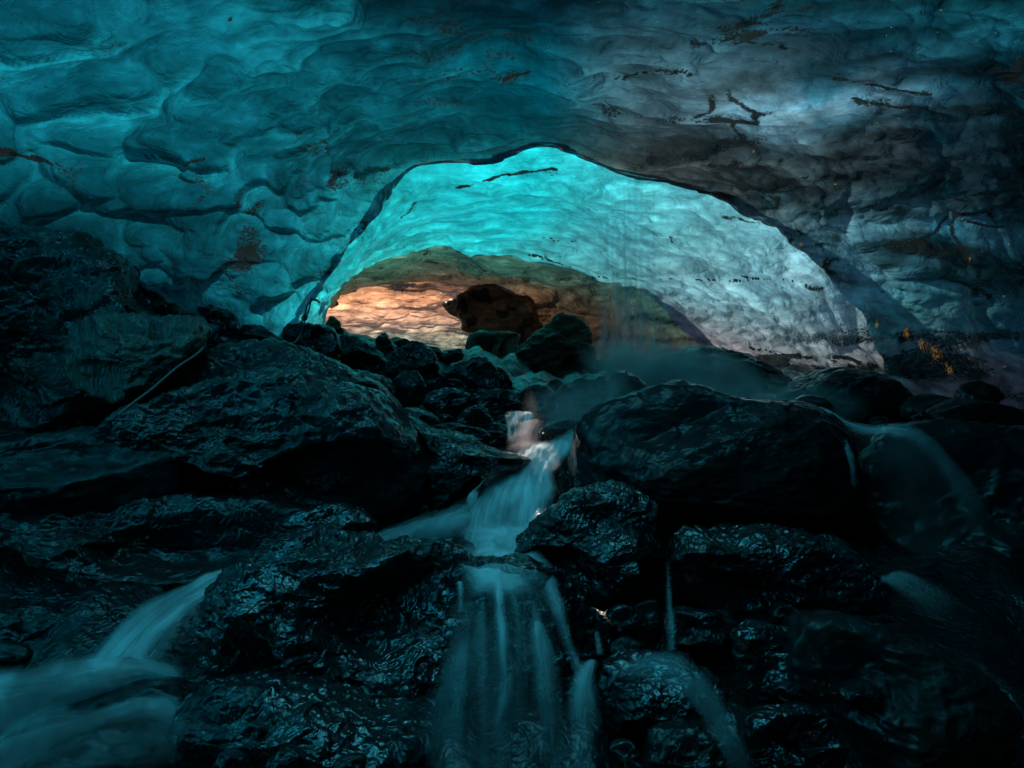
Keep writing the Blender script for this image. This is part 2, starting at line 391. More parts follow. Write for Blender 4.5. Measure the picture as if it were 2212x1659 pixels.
def seam(V, a, b, r):
    a = P(*a); b = P(*b); ab = b-a
    t = np.clip(((V-a)@ab)/(ab@ab), 0, 1); d = np.linalg.norm(V-(a+t[:, None]*ab), axis=1)
    return np.exp(-(d/r)**2)*np.clip(0.62+1.5*fbm(V*2.3+4, 3), 0.1, 1.1)
dirt = dirt+0.9*seam(V, (548,450,7.5), (520,650,7.4), .22)+0.8*seam(V, (660,400,7.8), (900,372,8.7), .16)+0.9*seam(V, (790,490,8.4), (690,615,8.1), .16)+0.9*seam(V, (640,380,7.8), (545,460,7.5), .14)
dirt += 0.8*np.clip((V[:, 0]-3.2)/1.0, 0, 1)*np.clip((CZ+1.1-V[:, 2])/0.8, 0, 1)*np.clip(fbm(V*np.array([.8, .8, 5])+7, 4)*3+.3, 0, 1)
rt = np.clip((V[:, 0]-0.2)/1.6, 0, 1)
st = np.clip(fbm(V*np.array([.35, 1.5, 2.6])+260, 5)*4-0.35, 0, 1)
dirt += rw*np.clip(-lay*3-.55, 0, .9)*np.clip(0.4+1.5*fbm(V*1.1+33, 3), 0, 1)
dirt += rt*st*(0.6-0.35*np.clip((V[:, 0]-2)/1.5, 0, 1))+rt*edge_band*mask*0.5
dirt = np.maximum(dirt, crack(V, [(-60,322),(20,330),(80,345),(150,362)], 13))
for pl, w in (([(300,332),(400,352),(440,345)], 3), ([(1560,60),(1640,52),(1740,75)], 5), ([(1800,172),(1870,182),(1960,196),(2010,205)], 5), ([(1840,212),(1900,225),(2000,235)], 3), ([(1500,95),(1600,85),(1700,100)], 4), ([(1330,165),(1420,150),(1500,160)], 3), ([(2060,430),(2130,445)], 4), ([(2090,480),(2170,492)], 4), ([(1060,172),(1140,158)], 4), ([(1660,400),(1760,385)], 3), ([(480,20),(500,45)], 5)):
    dirt = np.maximum(dirt, crack(V, pl, w))
# clear blue lenses in the silty right side
bl = np.clip(fbm(V*np.array([.9, 1.1, 1.6])+310, 3)*4-0.4, 0, 1)*np.clip((V[:, 0]-1.5)/1.5, 0, 1)
K = K*(1-bl[:, None]*np.array([.5, .08, .0]))
K = K*(1+rw*np.clip(lay*2.6, -.6, .9))[:, None]
rb = np.clip(fbm(V*np.array([.6, 1.6, 2.2])+410, 4)*3.5, 0, 1)*rt
K = K*(1-rb[:, None]*np.array([.35, .42, .45]))
# bright patch added in the unseen roof overhead to light the stream below
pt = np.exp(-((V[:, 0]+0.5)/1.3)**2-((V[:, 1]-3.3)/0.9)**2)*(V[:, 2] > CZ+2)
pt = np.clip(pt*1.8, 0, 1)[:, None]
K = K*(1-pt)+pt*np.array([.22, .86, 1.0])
px_ = V[:, 0]/np.maximum(V[:, 1], 1)*FOC+1106; py_ = 829-(V[:, 2]-CZ)/np.maximum(V[:, 1], 1)*FOC
amber = 0  # sunlight glints painted as amber spots on the ice
for ax, ay, ar in ((1958,718,16), (2022,765,22), (2052,800,14), (1895,700,10), (1730,528,7), (2095,560,6), (2168,640,6), (1990,742,14)):
    amber = amber+np.exp(-(((px_-ax)/ar)**2+((py_-ay)/(ar*1.5))**2))*(V[:, 1] > 4)
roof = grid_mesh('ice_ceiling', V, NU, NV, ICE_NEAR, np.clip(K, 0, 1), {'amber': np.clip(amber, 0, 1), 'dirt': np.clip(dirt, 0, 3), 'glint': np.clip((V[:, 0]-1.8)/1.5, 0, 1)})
tag(roof, 'scalloped teal glacier ice roof and walls of the near cave chamber', 'ice ceiling', kind='structure')

# --- bright vault beyond the first arch
RIM2 = [(678,1000,14.2),(690,690,14.2),(722,617,14.3),(800,564,14.4),(900,534,14.5),(960,530,14.5),(1040,548,14.6),(1150,553,14.6),(1290,597,14.6),(1390,622,14.6),(1450,680,14.6),(1530,760,14.6),(1640,1000,14.6)]
S0 = outward(RIM1, (1250, 800), 1.10, 0.32)
S0b = outward(RIM1, (1250, 800), 1.12, 0.85)
S1 = [(655,1050,10.5),(662,700,10.5),(705,615,10.5),(800,505,10.5),(905,415,10.5),(1060,396,10.5),(1185,386,10.5),(1370,425,10.5),(1560,485,10.5),(1710,580,10.5),(1820,690,10.4),(1960,810,9.8),(2200,1050,9.0)]
S2 = [(668,1000,12.5),(678,690,12.5),(713,620,12.5),(800,540,12.5),(905,485,12.5),(1050,470,12.5),(1170,480,12.5),(1310,520,12.5),(1450,575,12.5),(1590,650,12.5),(1690,740,12.5),(1790,850,12.5),(1900,1030,12)]
n2 = net([S0, S0b, S1, S2, RIM2, outward(RIM2, (1080, 720), 1.12, .4)])
VB = (38,190,198); VC = (90,190,202); VG = (140,176,190); VP = (176,164,180)
c2 = [
 [(200,200,205)]*2+[(80,330,340)]*11,  # hidden dome behind the rim, brightened as added light on the rocks
 [(30,160,165),(30,170,175),(30,170,175),(24,165,172),(26,176,184),(28,180,188),(36,190,198),(70,185,196),(110,184,196),(134,188,202),(140,184,196),(120,125,130),(100,80,90)],
 [(60,190,195),(60,200,205),(40,190,195),(34,188,192),(34,186,192),(34,192,200),(40,196,204),(84,190,200),(124,186,196),(142,188,200),(150,170,178),(150,124,118),(170,120,112)],
 [(60,190,190),(70,200,200),(50,190,192),(36,180,184),(36,184,190),(34,190,198),(44,196,202),(96,186,196),(124,176,184),(134,172,182),(150,152,156),(178,148,140),(168,122,116)],
 [(70,190,190),(90,205,200),(70,200,196),(48,180,176),(44,176,174),(40,180,182),(44,180,184),(70,184,188),(90,166,170),(120,160,168),(140,140,150),(170,140,150),(150,110,120)],
 [(60,170,170)]*13]
V, K, N = loft(n2, tints(c2, np.array([.325,.405,.405])), 460, 300)
U2 = np.repeat(np.arange(460)/459, 300); V2 = np.tile(np.arange(300)/299, 460)
s = np.sign((N*(V-np.array([0.3, 11, CZ+0.5]))).sum(1)); N = N*np.median(s)
h1, e1 = scallops(V, 460, 300, (0.8, 1.3, 2.0), 0.11, (0.2, 0.75, -0.6), 23.3, 3)
h2, e2 = scallops(V, 460, 300, (1.6, 3.4, 4.6), 0.055, (0.1, 0.7, -0.6), 31.7, 1)
V = V+N*((h1+h2+fbm(V*0.6+5, 3)*0.22)[:, None])
th = (h1+0.02)/0.04+(h2+.01)/0.025
K = K*np.exp(-th[:, None]*np.array([0.16, 0.11, 0.10]))  # relief shading put into the vault tint as well
low = np.clip((CZ+1.25-V[:, 2])/1.1, 0, 1)*np.clip((V[:, 0]-2)/1.5, 0, 1)
dirt = np.exp(-(e1/0.05)**2)*np.clip(fbm(V*0.9+90, 3)*2-0.15, 0, 1)*0.12+low*np.clip(fbm(V*np.array([.7, .7, 4.5])+7, 4)*4+.1, 0, 1)*1.3
for pl, w in (([(985,407),(1050,388),(1098,380)], 4), ([(1098,382),(1132,370),(1200,364)], 4), ([(1142,550),(1175,557),(1205,568),(1236,590)], 3.5), ([(1225,598),(1330,600),(1420,603),(1560,605)], 1.6), ([(1560,604),(1640,600),(1700,605),(1790,628)], 2), ([(1620,750),(1700,770),(1790,775)], 3), ([(1640,810),(1720,800),(1800,812),(1850,800)], 5), ([(1770,770),(1830,775),(1900,790),(1960,800)], 6), ([(860,475),(900,440)], 2), ([(1170,515),(1240,520)], 1.6), ([(1440,480),(1452,520)], 1.8), ([(1560,470),(1650,480),(1720,500)], 1.5)):
    dirt = np.maximum(dirt, crack(V, pl, w))
# hole added in the unseen roof behind the arch lip: a shaft of sun drops on the small pool
tgt = P(1130, 950, 5.66); sd_ = np.array(sdir)
rel = V-tgt; al_ = rel@sd_; dist_ = np.linalg.norm(rel-al_[:, None]*sd_, axis=1)
hole = (dist_ < 0.24+0.08*fbm(V*2.5, 2)) & (al_ > 2)
hp = V[hole]; print('HOLE', hole.sum(), (hp[:, 0]/hp[:, 1]*FOC+1106).min(), (hp[:, 0]/hp[:, 1]*FOC+1106).max(), (829-(hp[:, 2]-CZ)/hp[:, 1]*FOC).max() if len(hp) else 0)
vault = grid_mesh('ice_vault', V, 460, 300, ICE_VAULT, K, {'dirt': np.clip(dirt, 0, 3)}, cut=hole)
tag(vault, 'bright cyan ice vault with pinkish layered right foot behind the first arch', 'ice vault')

# --- greenish brown inner arch
RIM3 = [(690,1000,19),(697,705,19),(710,655,19),(745,620,19),(820,604,19),(900,599,19),(1000,605,19),(1062,613,19),(1078,628,19),(1135,648,19),(1155,682,19),(1165,750,19),(1170,1000,19)]
T1 = [(685,1000,16.8),(693,695,16.8),(715,638,16.8),(772,590,16.8),(860,566,16.8),(940,563,16.8),(1030,578,16.8),(1110,585,16.8),(1190,608,16.8),(1270,640,16.8),(1330,700,16.8),(1380,800,16.8),(1400,1000,16.8)]
n3 = net([outward(RIM2, (1080, 720), 1.10, .6), T1, RIM3, outward(RIM3, (930, 740), 1.10, .5)])
c3 = [
 [(80,100,90)]*2+[(70,130,120)]*6+[(60,110,108)]*3+[(70,62,54)]*2,
 [(110,90,70)]*2+[(70,84,68),(60,104,92),(58,112,100),(50,104,96),(46,100,94),(48,94,88),(60,84,76),(66,72,62),(64,58,50),(66,56,48),(60,50,42)],
 [(130,100,80)]*2+[(110,84,64),(88,68,52),(84,66,50),(86,66,52),(96,74,58),(110,84,66),(120,90,70),(112,84,66),(88,64,50),(70,50,42),(60,44,38)],
 [(100,76,60)]*13]
V, K, N = loft(n3, tints(c3, np.array([.38,.34,.29])), 360, 220)
s = np.sign((N*(V-np.array([-.5, 17, CZ+0.5]))).sum(1)); N = N*np.median(s)
h1, e1 = scallops(V, 360, 220, (0.4, .9, 1.9), 0.16, (0.1, 0.6, -0.8), 43.3, 2)
h2, e2 = scallops(V, 360, 220, (0.9, 1.6, 4.6), 0.07, (0.1, 0.5, -0.8), 51.7, 1)
V = V+N*((h1+h2+fbm(V*0.5+5, 4)*0.25)[:, None])
dirt = np.exp(-(e1/0.10)**2)*0.35+np.exp(-(e2/0.10)**2)*0.3
inner = grid_mesh('inner_ice_arch', V, 360, 220, ICE_FAR, K, {'dirt': dirt, 'glint': np.ones(len(V))})
tag(inner, 'green and brown layered ice arch at the back behind the vault', 'ice arch')

# --- the far wall, amber from silt and a warm glow put into its colour
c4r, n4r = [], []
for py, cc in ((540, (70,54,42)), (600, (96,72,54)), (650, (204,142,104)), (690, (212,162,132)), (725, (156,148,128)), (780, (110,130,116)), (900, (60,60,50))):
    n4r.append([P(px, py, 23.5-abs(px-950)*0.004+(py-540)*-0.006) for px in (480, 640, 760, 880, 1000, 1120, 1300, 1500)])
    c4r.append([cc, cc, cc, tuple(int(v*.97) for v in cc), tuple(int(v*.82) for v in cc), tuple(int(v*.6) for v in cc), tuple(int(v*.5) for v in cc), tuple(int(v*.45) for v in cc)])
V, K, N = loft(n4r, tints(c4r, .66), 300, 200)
s = np.sign(N[:, 1]); N = N*np.median(s)
h1, e1 = scallops(V, 300, 200, (0.3, .5, .9), 0.16, (0.3, 0.2, -0.9), 63.3, 4)
h2, e2 = scallops(V, 300, 200, (.8, 1.6, 3.2), 0.07, (0.1, 0.2, -0.9), 71.7, 1)
V = V+N*((h1+h2+fbm(V*0.4+5, 4)*0.7)[:, None])
ly = np.clip(fbm(V*np.array([.25, .3, 1.6])+17, 4)*3-.3, 0, 1)
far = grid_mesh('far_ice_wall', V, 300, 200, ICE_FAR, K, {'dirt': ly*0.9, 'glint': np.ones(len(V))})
tag(far, 'amber ice wall with silt and painted warm glow closing the far end of the cave', 'ice wall')

# ------------------------------------------------------------------ rocks
def rock(name, label, outline, d, thick=0.7, mat=ROCK, n=120, rough=1.0, seed=None, group=None, blocky=2.6, tilt=0.0, cat='boulder', tintc=None, facets=0.92):
    """closed boulder whose outline as seen along the cave is given in frame units at distance d;
    thick = half depth along the cave relative to its half width"""
    pts = np.array([P(x, y, d)[[0, 2]] for x, y in outline])
    c = pts.mean(0)
    mn, mx = pts.min(0), pts.max(0); c = (mn+mx)/2
    rel = pts-c
    # dense closed polyline, lightly rounded
    k = len(rel); ext = np.vstack([rel[-2:], rel, rel[:3]])
    tt = []
    for i in range(k):
        p0, p1, p2, p3 = ext[i+1], ext[i+2], ext[i+3], ext[i+4]
        for f in np.linspace(0, 1, 12, endpoint=False):
            tt.append(0.5*((2*p1)+(-p0+p2)*f+(2*p0-5*p1+4*p2-p3)*f*f+(-p0+3*p1-3*p2+p3)*f**3))
    tt = np.array(tt); ang = np.arctan2(tt[:, 1], tt[:, 0]); rad = np.linalg.norm(tt, axis=1)
    o = np.argsort(ang); ang = ang[o]; rad = rad[o]
    nu = int(n*1.6); nv = n
    if mat is ROCK_SMOOTH: facets *= 0.5; rough *= 0.6
    th = np.linspace(-math.pi, math.pi, nu, endpoint=False)
    r = np.interp(th, np.r_[ang-2*math.pi, ang, ang+2*math.pi], np.r_[rad, rad, rad])
    ph = np.linspace(-math.pi/2, math.pi/2, nv)
    e = 2.0/blocky
    cp = np.sign(np.cos(ph))*np.abs(np.cos(ph))**e; sp = np.sign(np.sin(ph))*np.abs(np.sin(ph))**e
    hw = (mx-mn)[0]/2; hh = (mx-mn)[1]/2
    T = thick*min(hw, hh*1.8)
    TH, PH = np.meshgrid(th, ph, indexing='ij')
    R = np.repeat(r[:, None], nv, 1)
    # pull the radius towards the mean away from the silhouette so that the body is solid, not extruded
    rm = np.sqrt((r**2).mean())
    w = np.abs(sp)[None, :]**2
    sm = r.copy()
    for _ in range(40): sm = (np.roll(sm, 1)+sm+np.roll(sm, -1))/3
    R = R*(1-w)+sm[:, None]*w
    X = R*np.cos(TH)*cp[None, :]; Z = R*np.sin(TH)*cp[None, :]; Y = T*sp[None, :]+0*X
    Y = Y-Z*tilt*0.5*(-1)                    # faces lean back with height
    V = np.stack([X, Y, Z], -1).reshape(-1, 3)
    rs = np.random.RandomState((seed if seed is not None else (hash(tuple(outline[0]))+int(d*100)) % 99991))
    off = rs.rand(3)*50
    S = min(hw, hh, 1.0)
    unit = V/np.array([hw, max(T, .01), hh])
    # broken facets
    dirn = unit/np.maximum(np.linalg.norm(unit, axis=1), 1e-6)[:, None]
    for q in range(14):
        nrm = rs.normal(size=3); nrm /= np.linalg.norm(nrm)
        if nrm[1] > 0.2: nrm[1] *= -1
        hgt = rs.uniform(0.70, 0.95)
        over = (unit*nrm).sum(1)-hgt
        over = np.clip(over, 0, None)
        wsil = np.clip(np.abs(unit[:, 1])*1.6, 0.15, 1)
        V = V-(over*facets*wsil)[:, None]*nrm*np.array([hw, T, hh])
    nd = dirn*np.array([1, 1, 1]); 
    wl = V+off
    d1 = fbm(wl*1.6/max(S, .15)*0.55, 4)*0.14*S
    d2 = (ridged(wl*np.array([1.1, 1.1, 1.9])*3.0/max(S, .3)**.5, 5)-1.1)*0.065*min(S, .6)**.6
    f1, f2, vec, idn = worley(wl*np.array([2.2, 2.2, 3.0])/max(S, .25)**.6)
    d3 = (_j[idn, 1]-0.5)*0.05*S*np.clip((f2-f1)/0.12, 0, 1)+(vec*np.array([.3, -.3, .6])).sum(1)*0.07*S
    V = V+nd*((d1+d2+d3)*rough)[:, None]
    cx, cz = c
    o = grid_mesh(name, V, nu, nv, mat, None if tintc is None else np.tile(lin(tintc)*2.5, (len(V), 1)), closed_u=True, attrs=None if tintc is None else {'glint': np.ones(len(V)), 'dirt': np.clip(fbm(V*2+9, 3)*2+.1, 0, .8)})
    o.location = (cx, d, cz)
    tag(o, label, cat, group)
    return o

GP = 'wet black boulders of the stream bed'
def R(label, outline, d, **kw):
    kw.setdefault('group', GP)
    return rock(kw.pop('name', 'boulder'), label, outline, d, **kw)

# left bank
R('huge dark boulder against the left ice wall, tallest rock on the left', [(-200,560),(0,515),(70,500),(150,498),(205,512),(220,538),(268,566),(278,610),(300,660),(345,720),(330,820),(250,900),(100,930),(-250,950),(-300,700)], 5.7, n=190, thick=.6)
R('small rounded rock perched beside the tall left boulder', [(278,622),(300,612),(345,630),(362,655),(340,680),(290,672)], 5.9, n=60)
R('low rock wedged under the foot of the left ice wall', [(330,660),(372,650),(402,668),(440,690),(420,720),(350,715)], 6.2, n=60)
R('pale striated boulder with a wet lit face above the cord', [(165,705),(265,680),(330,688),(375,682),(428,690),(442,728),(415,775),(340,835),(250,865),(170,850),(135,780)], 5.2, mat=ROCK_STRIPE, n=130, thick=.6)
R('dark angular rock under the lobed foot of the ice', [(405,675),(450,660),(495,672),(515,700),(520,745),(450,760),(410,730)], 6.9, n=80)
R('flat dark rock between the ice foot and the long ridge boulder', [(500,705),(545,700),(590,722),(612,748),(560,770),(500,755)], 7.1, n=70)
R('long ridge boulder running down from the striated rock', [(330,880),(385,810),(455,752),(540,737),(620,743),(700,772),(760,800),(835,850),(870,920),(700,960),(450,960)], 5.6, n=170, thick=.7)
R('large rugged boulder filling the left bank above the lower falls', [(90,1000),(250,920),(380,860),(470,825),(560,810),(660,812),(750,838),(820,875),(880,930),(915,1000),(920,1060),(860,1115),(700,1130),(400,1140),(120,1130)], 4.9, n=230, thick=.75)
R('glossy rock step just left of the middle cascade', [(835,880),(880,900),(930,932),(990,940),(1045,960),(1095,980),(1145,992),(1105,1008),(1030,1015),(985,1060),(930,1110),(850,1100),(810,990)], 5.3, n=150, thick=.8, mat=ROCK_GLINT)
R('low dark shelf rock at the left edge', [(-200,1010),(0,960),(150,930),(300,935),(390,985),(370,1080),(100,1130),(-200,1130)], 4.5, n=130, mat=ROCK_SMOOTH)
R('black rock mass above the lower left falls', [(-250,1120),(0,1080),(250,1050),(500,1070),(700,1095),(800,1130),(790,1170),(640,1190),(530,1235),(300,1250),(0,1330),(-250,1350)], 4.5, n=170)
R('small glinting rock above the wet front slab', [(595,1135),(650,1100),(720,1088),(790,1108),(815,1140),(760,1170),(640,1180)], 4.25, n=90, mat=ROCK_GLINT)
# rock pile in the middle distance
R('dark blocky rock at the foot of the ice leg under the rope', [(612,745),(618,700),(640,690),(672,702),(725,712),(728,790),(670,795),(620,775)], 7.4, n=80, blocky=4)
R('small pointed rock standing against the amber wall', [(698,718),(708,692),(718,684),(732,694),(742,715),(735,740),(700,740)], 9.5, n=60, mat=ROCK_BROWN)
R('tiny dark rock tight against the ice leg', [(680,735),(681,702),(694,704),(700,718),(698,740)], 9.3, n=40, mat=ROCK_BROWN)
R('long flat rock right of the rope', [(668,740),(700,726),(745,724),(790,738),(835,780),(836,812),(760,822),(690,806)], 8.0, n=100)
R('rough slab rock below the long flat rock', [(680,822),(715,800),(780,800),(835,820),(858,860),(845,900),(780,890),(720,860)], 7.0, n=100)
R('little peaked rock on top of the pile', [(808,760),(818,726),(833,718),(846,738),(856,765),(832,780)], 8.4, n=50)
R('large dark rounded boulder in the centre of the pile', [(838,800),(850,762),(880,742),(905,740),(930,758),(948,790),(952,822),(925,845),(880,842),(850,828)], 7.6, n=110)
R('upright egg-shaped boulder in the middle of the pile', [(852,850),(852,822),(868,804),(895,799),(912,815),(920,845),(912,872),(880,880),(860,872)], 6.9, n=90, mat=ROCK_SMOOTH)
R('peaked boulder below the dark block', [(945,830),(965,800),(995,782),(1030,766),(1055,780),(1075,808),(1070,845),(1040,866),(990,868),(955,855)], 7.2, n=120)
R('flat-topped rock lit along its right face', [(915,870),(925,850),(960,838),(995,842),(1015,858),(1000,880),(975,898),(935,895)], 6.6, n=80, mat=ROCK_GLINT)
R('broad rock left above the small falls', [(1030,870),(1045,850),(1080,842),(1115,845),(1130,870),(1135,900),(1090,900),(1045,895)], 6.7, n=80)
R('rounded rock above the small falls', [(1118,870),(1125,845),(1150,830),(1180,832),(1198,850),(1202,880),(1190,902),(1150,900)], 6.8, n=80)
R('small rock behind the rounded rock above the falls', [(1178,838),(1190,822),(1205,818),(1218,830),(1215,850),(1190,850)], 7.4, n=40)
R('narrow rock beside the leaning slab', [(1060,815),(1066,794),(1082,792),(1100,815),(1106,838),(1075,845)], 7.8, n=50)
R('sloping rock with a fine wet crest left of the small falls', [(985,905),(1000,888),(1030,880),(1058,895),(1080,925),(1096,958),(1060,972),(1010,950)], 6.1, n=90)
R('thin ledge rock left of the small falls', [(925,925),(960,915),(1010,918),(1050,930),(1060,955),(1000,960),(940,950)], 5.8, n=80)
R('low rock in the gap left of the egg boulder', [(840,905),(870,880),(910,885),(950,905),(945,935),(880,940)], 6.1, n=70)
R('squared dark block in front of the amber wall', [(1000,740),(1008,716),(1050,712),(1118,720),(1124,730),(1112,790),(1105,830),(1020,825),(1000,790)], 11.0, mat=ROCK_BROWN, n=90, blocky=5, name='rock_block', cat='rock block')
R('tall leaning slab peaked against the brown ice', [(1103,830),(1104,775),(1120,755),(1160,720),(1205,678),(1222,674),(1262,700),(1281,740),(1280,800),(1290,850),(1180,860),(1110,850)], 10.0, mat=ROCK_BROWN, n=150, thick=.5, name='rock_slab', cat='rock slab')
R('small dark rock at the foot of the brown ice curtain', [(1272,820),(1285,785),(1305,778),(1325,795),(1335,825),(1300,840)], 10.5, n=40, mat=ROCK_BROWN)
R('dark brown overhang of dirty ice above the block', [(955,652),(985,640),(1020,622),(1062,604),(1115,612),(1155,650),(1175,705),(1150,760),(1085,735),(1035,722),(1005,712),(998,690),(970,676),(960,664)], 18.8, mat=ICE_FAR, tintc=(58,46,38), n=120, thick=.5, name='ice_overhang', cat='ice overhang', group=None)
R('rounded boulder glazed with water below the mist', [(1200,880),(1203,842),(1235,818),(1290,808),(1350,803),(1388,822),(1400,860),(1350,900),(1270,930),(1215,915)], 6.6, n=110, mat=ROCK_SMOOTH)
R('misty rock beside the pink lit pool', [(1160,985),(1162,945),(1185,915),(1225,905),(1255,915),(1260,960),(1235,985),(1190,1000)], 5.9, n=80)
R('long sloping rock under the mist', [(1350,870),(1390,800),(1440,765),(1500,748),(1580,755),(1640,780),(1705,828),(1740,880),(1640,920),(1450,910)], 8.2, n=130, mat=ROCK_SMOOTH)
# right bank
R('huge smooth black boulder right of the middle cascade', [(1236,1010),(1240,960),(1248,905),(1285,872),(1345,852),(1400,832),(1460,820),(1520,832),(1600,862),(1700,868),(1765,882),(1812,915),(1840,975),(1862,1090),(1800,1150),(1650,1175),(1500,1150),(1400,1120),(1260,1080)], 4.9, n=230, mat=ROCK_SMOOTH, thick=.6, blocky=3.2, rough=.7)
R('sparkling wet boulder in the centre of the stream', [(1102,1200),(1140,1152),(1195,1098),(1250,1062),(1320,1050),(1385,1072),(1408,1105),(1405,1150),(1432,1185),(1434,1235),(1395,1285),(1300,1300),(1180,1260),(1110,1225)], 4.1, n=200, thick=.9, mat=ROCK_GLINT)
R('domed boulder at the right under the ice foot', [(1745,850),(1775,818),(1830,796),(1890,806),(1940,835),(1962,880),(1930,912),(1840,915),(1760,890)], 6.6, n=110, mat=ROCK_SMOOTH)
R('dark rock ramp behind the domed boulder', [(1640,880),(1710,832),(1780,798),(1840,792),(1860,850),(1800,900),(1690,910)], 7.4, n=90, mat=ROCK_SMOOTH)
R('small smooth hump where the right stream starts', [(1700,885),(1715,862),(1745,853),(1785,862),(1800,885),(1790,905),(1730,905)], 5.9, n=60, mat=ROCK_SMOOTH)
R('low dark rock right of the domed boulder', [(1940,895),(1955,862),(2000,852),(2050,860),(2080,885),(2050,915),(1970,915)], 6.3, n=70, mat=ROCK_SMOOTH)
R('round black boulder against the pinkish ice foot', [(2068,855),(2076,832),(2105,822),(2140,832),(2162,858),(2168,885),(2120,895),(2080,885)], 6.6, n=80, mat=ROCK_SMOOTH)
R('wide black slab rock at the right edge', [(1998,895),(2025,872),(2075,862),(2150,872),(2240,895),(2350,930),(2350,990),(2150,975),(2040,940)], 5.7, n=110, mat=ROCK_SMOOTH)
R('broad dark rock shoulder under the right veil of water', [(1880,960),(1950,915),(2040,905),(2150,925),(2300,950),(2450,1100),(2450,1400),(2200,1450),(2000,1350),(1880,1200),(1830,1050)], 5.0, n=170, mat=ROCK_SMOOTH, thick=.6)
R('glinting broken rock below the huge black boulder', [(1445,1200),(1470,1150),(1500,1135),(1530,1158),(1600,1140),(1690,1150),(1790,1165),(1870,1210),(1900,1270),(1860,1320),(1700,1330),(1520,1310),(1450,1270)], 4.0, n=180, mat=ROCK_GLINT)
R('flat pointed slab standing out of the water', [(1312,1328),(1345,1310),(1385,1322),(1405,1355),(1400,1378),(1360,1374),(1330,1352)], 3.5, n=70, blocky=4)
R('dark upright rock behind the pointed slab', [(1365,1315),(1385,1298),(1415,1298),(1432,1325),(1430,1375),(1405,1392),(1375,1370)], 3.7, n=70, mat=ROCK_SMOOTH)
R('small black rock under the pointed slab', [(1318,1400),(1335,1380),(1375,1382),(1400,1405),(1405,1445),(1365,1462),(1325,1440)], 3.4, n=80)
R('crackled rock glazed blue by thin water', [(1285,1460),(1320,1425),(1380,1415),(1470,1430),(1545,1465),(1575,1520),(1540,1580),(1420,1600),(1310,1560)], 3.2, n=130, mat=ROCK_GLINT)
R('thin ledge rock behind the right drip', [(1440,1340),(1480,1318),(1545,1316),(1590,1335),(1580,1400),(1470,1420)], 3.7, n=90)
R('block-shaped rock with a glinting rim at lower right', [(1588,1385),(1600,1362),(1660,1350),(1720,1358),(1745,1400),(1740,1460),(1700,1490),(1640,1485),(1598,1440)], 3.4, n=120, blocky=3.5, mat=ROCK_GLINT)
R('black slope rock at the lower right', [(1720,1350),(1800,1330),(1950,1370),(2100,1450),(2200,1600),(2100,1720),(1800,1680),(1700,1560),(1690,1430)], 3.3, n=140, mat=ROCK_SMOOTH)
R('knobbly rock low in the lower right corner', [(1600,1600),(1640,1550),(1720,1535),(1800,1548),(1830,1600),(1800,1680),(1660,1690)], 2.9, n=120, mat=ROCK_GLINT)
R('black rock at the foot of the right falls', [(1400,1600),(1450,1570),(1560,1580),(1610,1640),(1620,1720),(1420,1740)], 2.9, n=100)
# front centre
R('big cracked front slab left of the falling strands', [(430,1400),(440,1320),(500,1250),(560,1190),(640,1158),(720,1150),(780,1168),(860,1172),(915,1156),(990,1165),(1040,1200),(1060,1290),(1040,1450),(960,1560),(830,1560),(700,1510),(560,1480),(450,1470)], 3.7, n=260, thick=.8, mat=ROCK_GLINT)
R('rounded front ledge that the falls pour over', [(960,1260),(1030,1215),(1110,1215),(1180,1235),(1250,1272),(1300,1330),(1318,1400),(1270,1450),(1260,1560),(1230,1760),(960,1760),(930,1560),(940,1380)], 3.6, n=230, thick=.7, mat=ROCK_GLINT)
R('dark broken rock at the bottom left of the falls', [(380,1560),(420,1500),(540,1480),(680,1500),(820,1550),(930,1560),(960,1640),(940,1760),(420,1760),(370,1680)], 3.1, n=170, mat=ROCK_GLINT)
R('small rounded rock at the left edge beside the silky pool', [(-40,1440),(-30,1395),(20,1388),(62,1400),(66,1425),(40,1450),(-10,1465)], 3.5, n=70, mat=ROCK_SMOOTH)
R('black rock left of the lower left falls', [(-200,1330),(50,1310),(150,1320),(210,1370),(190,1440),(50,1470),(-200,1480)], 3.9, n=110)
R('submerged rock under the silky lower left pool', [(120,1560),(220,1500),(350,1480),(420,1540),(440,1640),(360,1780),(60,1780),(60,1640)], 3.2, n=120, mat=ROCK_SMOOTH)

# loose stones filling the gaps of the pile
rr = random.Random(5)
adj = ['angular', 'rounded', 'flat', 'narrow', 'rough', 'chipped', 'blunt', 'wedge-shaped']
spots = [(760,905,6.3,26),(930,760,8.3,18),(985,765,8.3,15),(1010,835,7.2,13),(1140,905,6.4,14),(1175,905,6.5,12),(1085,905,6.5,12),(965,905,6.3,14),(800,790,8.0,20),(870,742,9.0,14),(892,746,9.0,12),(960,772,8.6,16),(985,775,8.6,12),(640,790,7.1,22),(590,780,7.0,18),(1110,1020,5.4,18),(1060,1000,5.5,20),(460,800,5.9,22),(370,735,6.0,22),(330,700,6.1,16),(1990,905,5.9,18),(1900,910,6.0,16),(2140,905,5.9,22),(1700,1330,3.7,30),(1560,1345,3.7,22),(1480,1620,2.9,24),(1860,1500,3.1,36),(700,1600,2.95,40),(560,1590,2.95,34),(480,1500,3.2,26),(620,1480,3.3,24),(850,1600,3.0,36),(500,1650,2.8,34),(620,1650,2.7,38),(760,1655,2.7,30),(1350,1620,2.9,26),(1700,1500,3.1,28)]
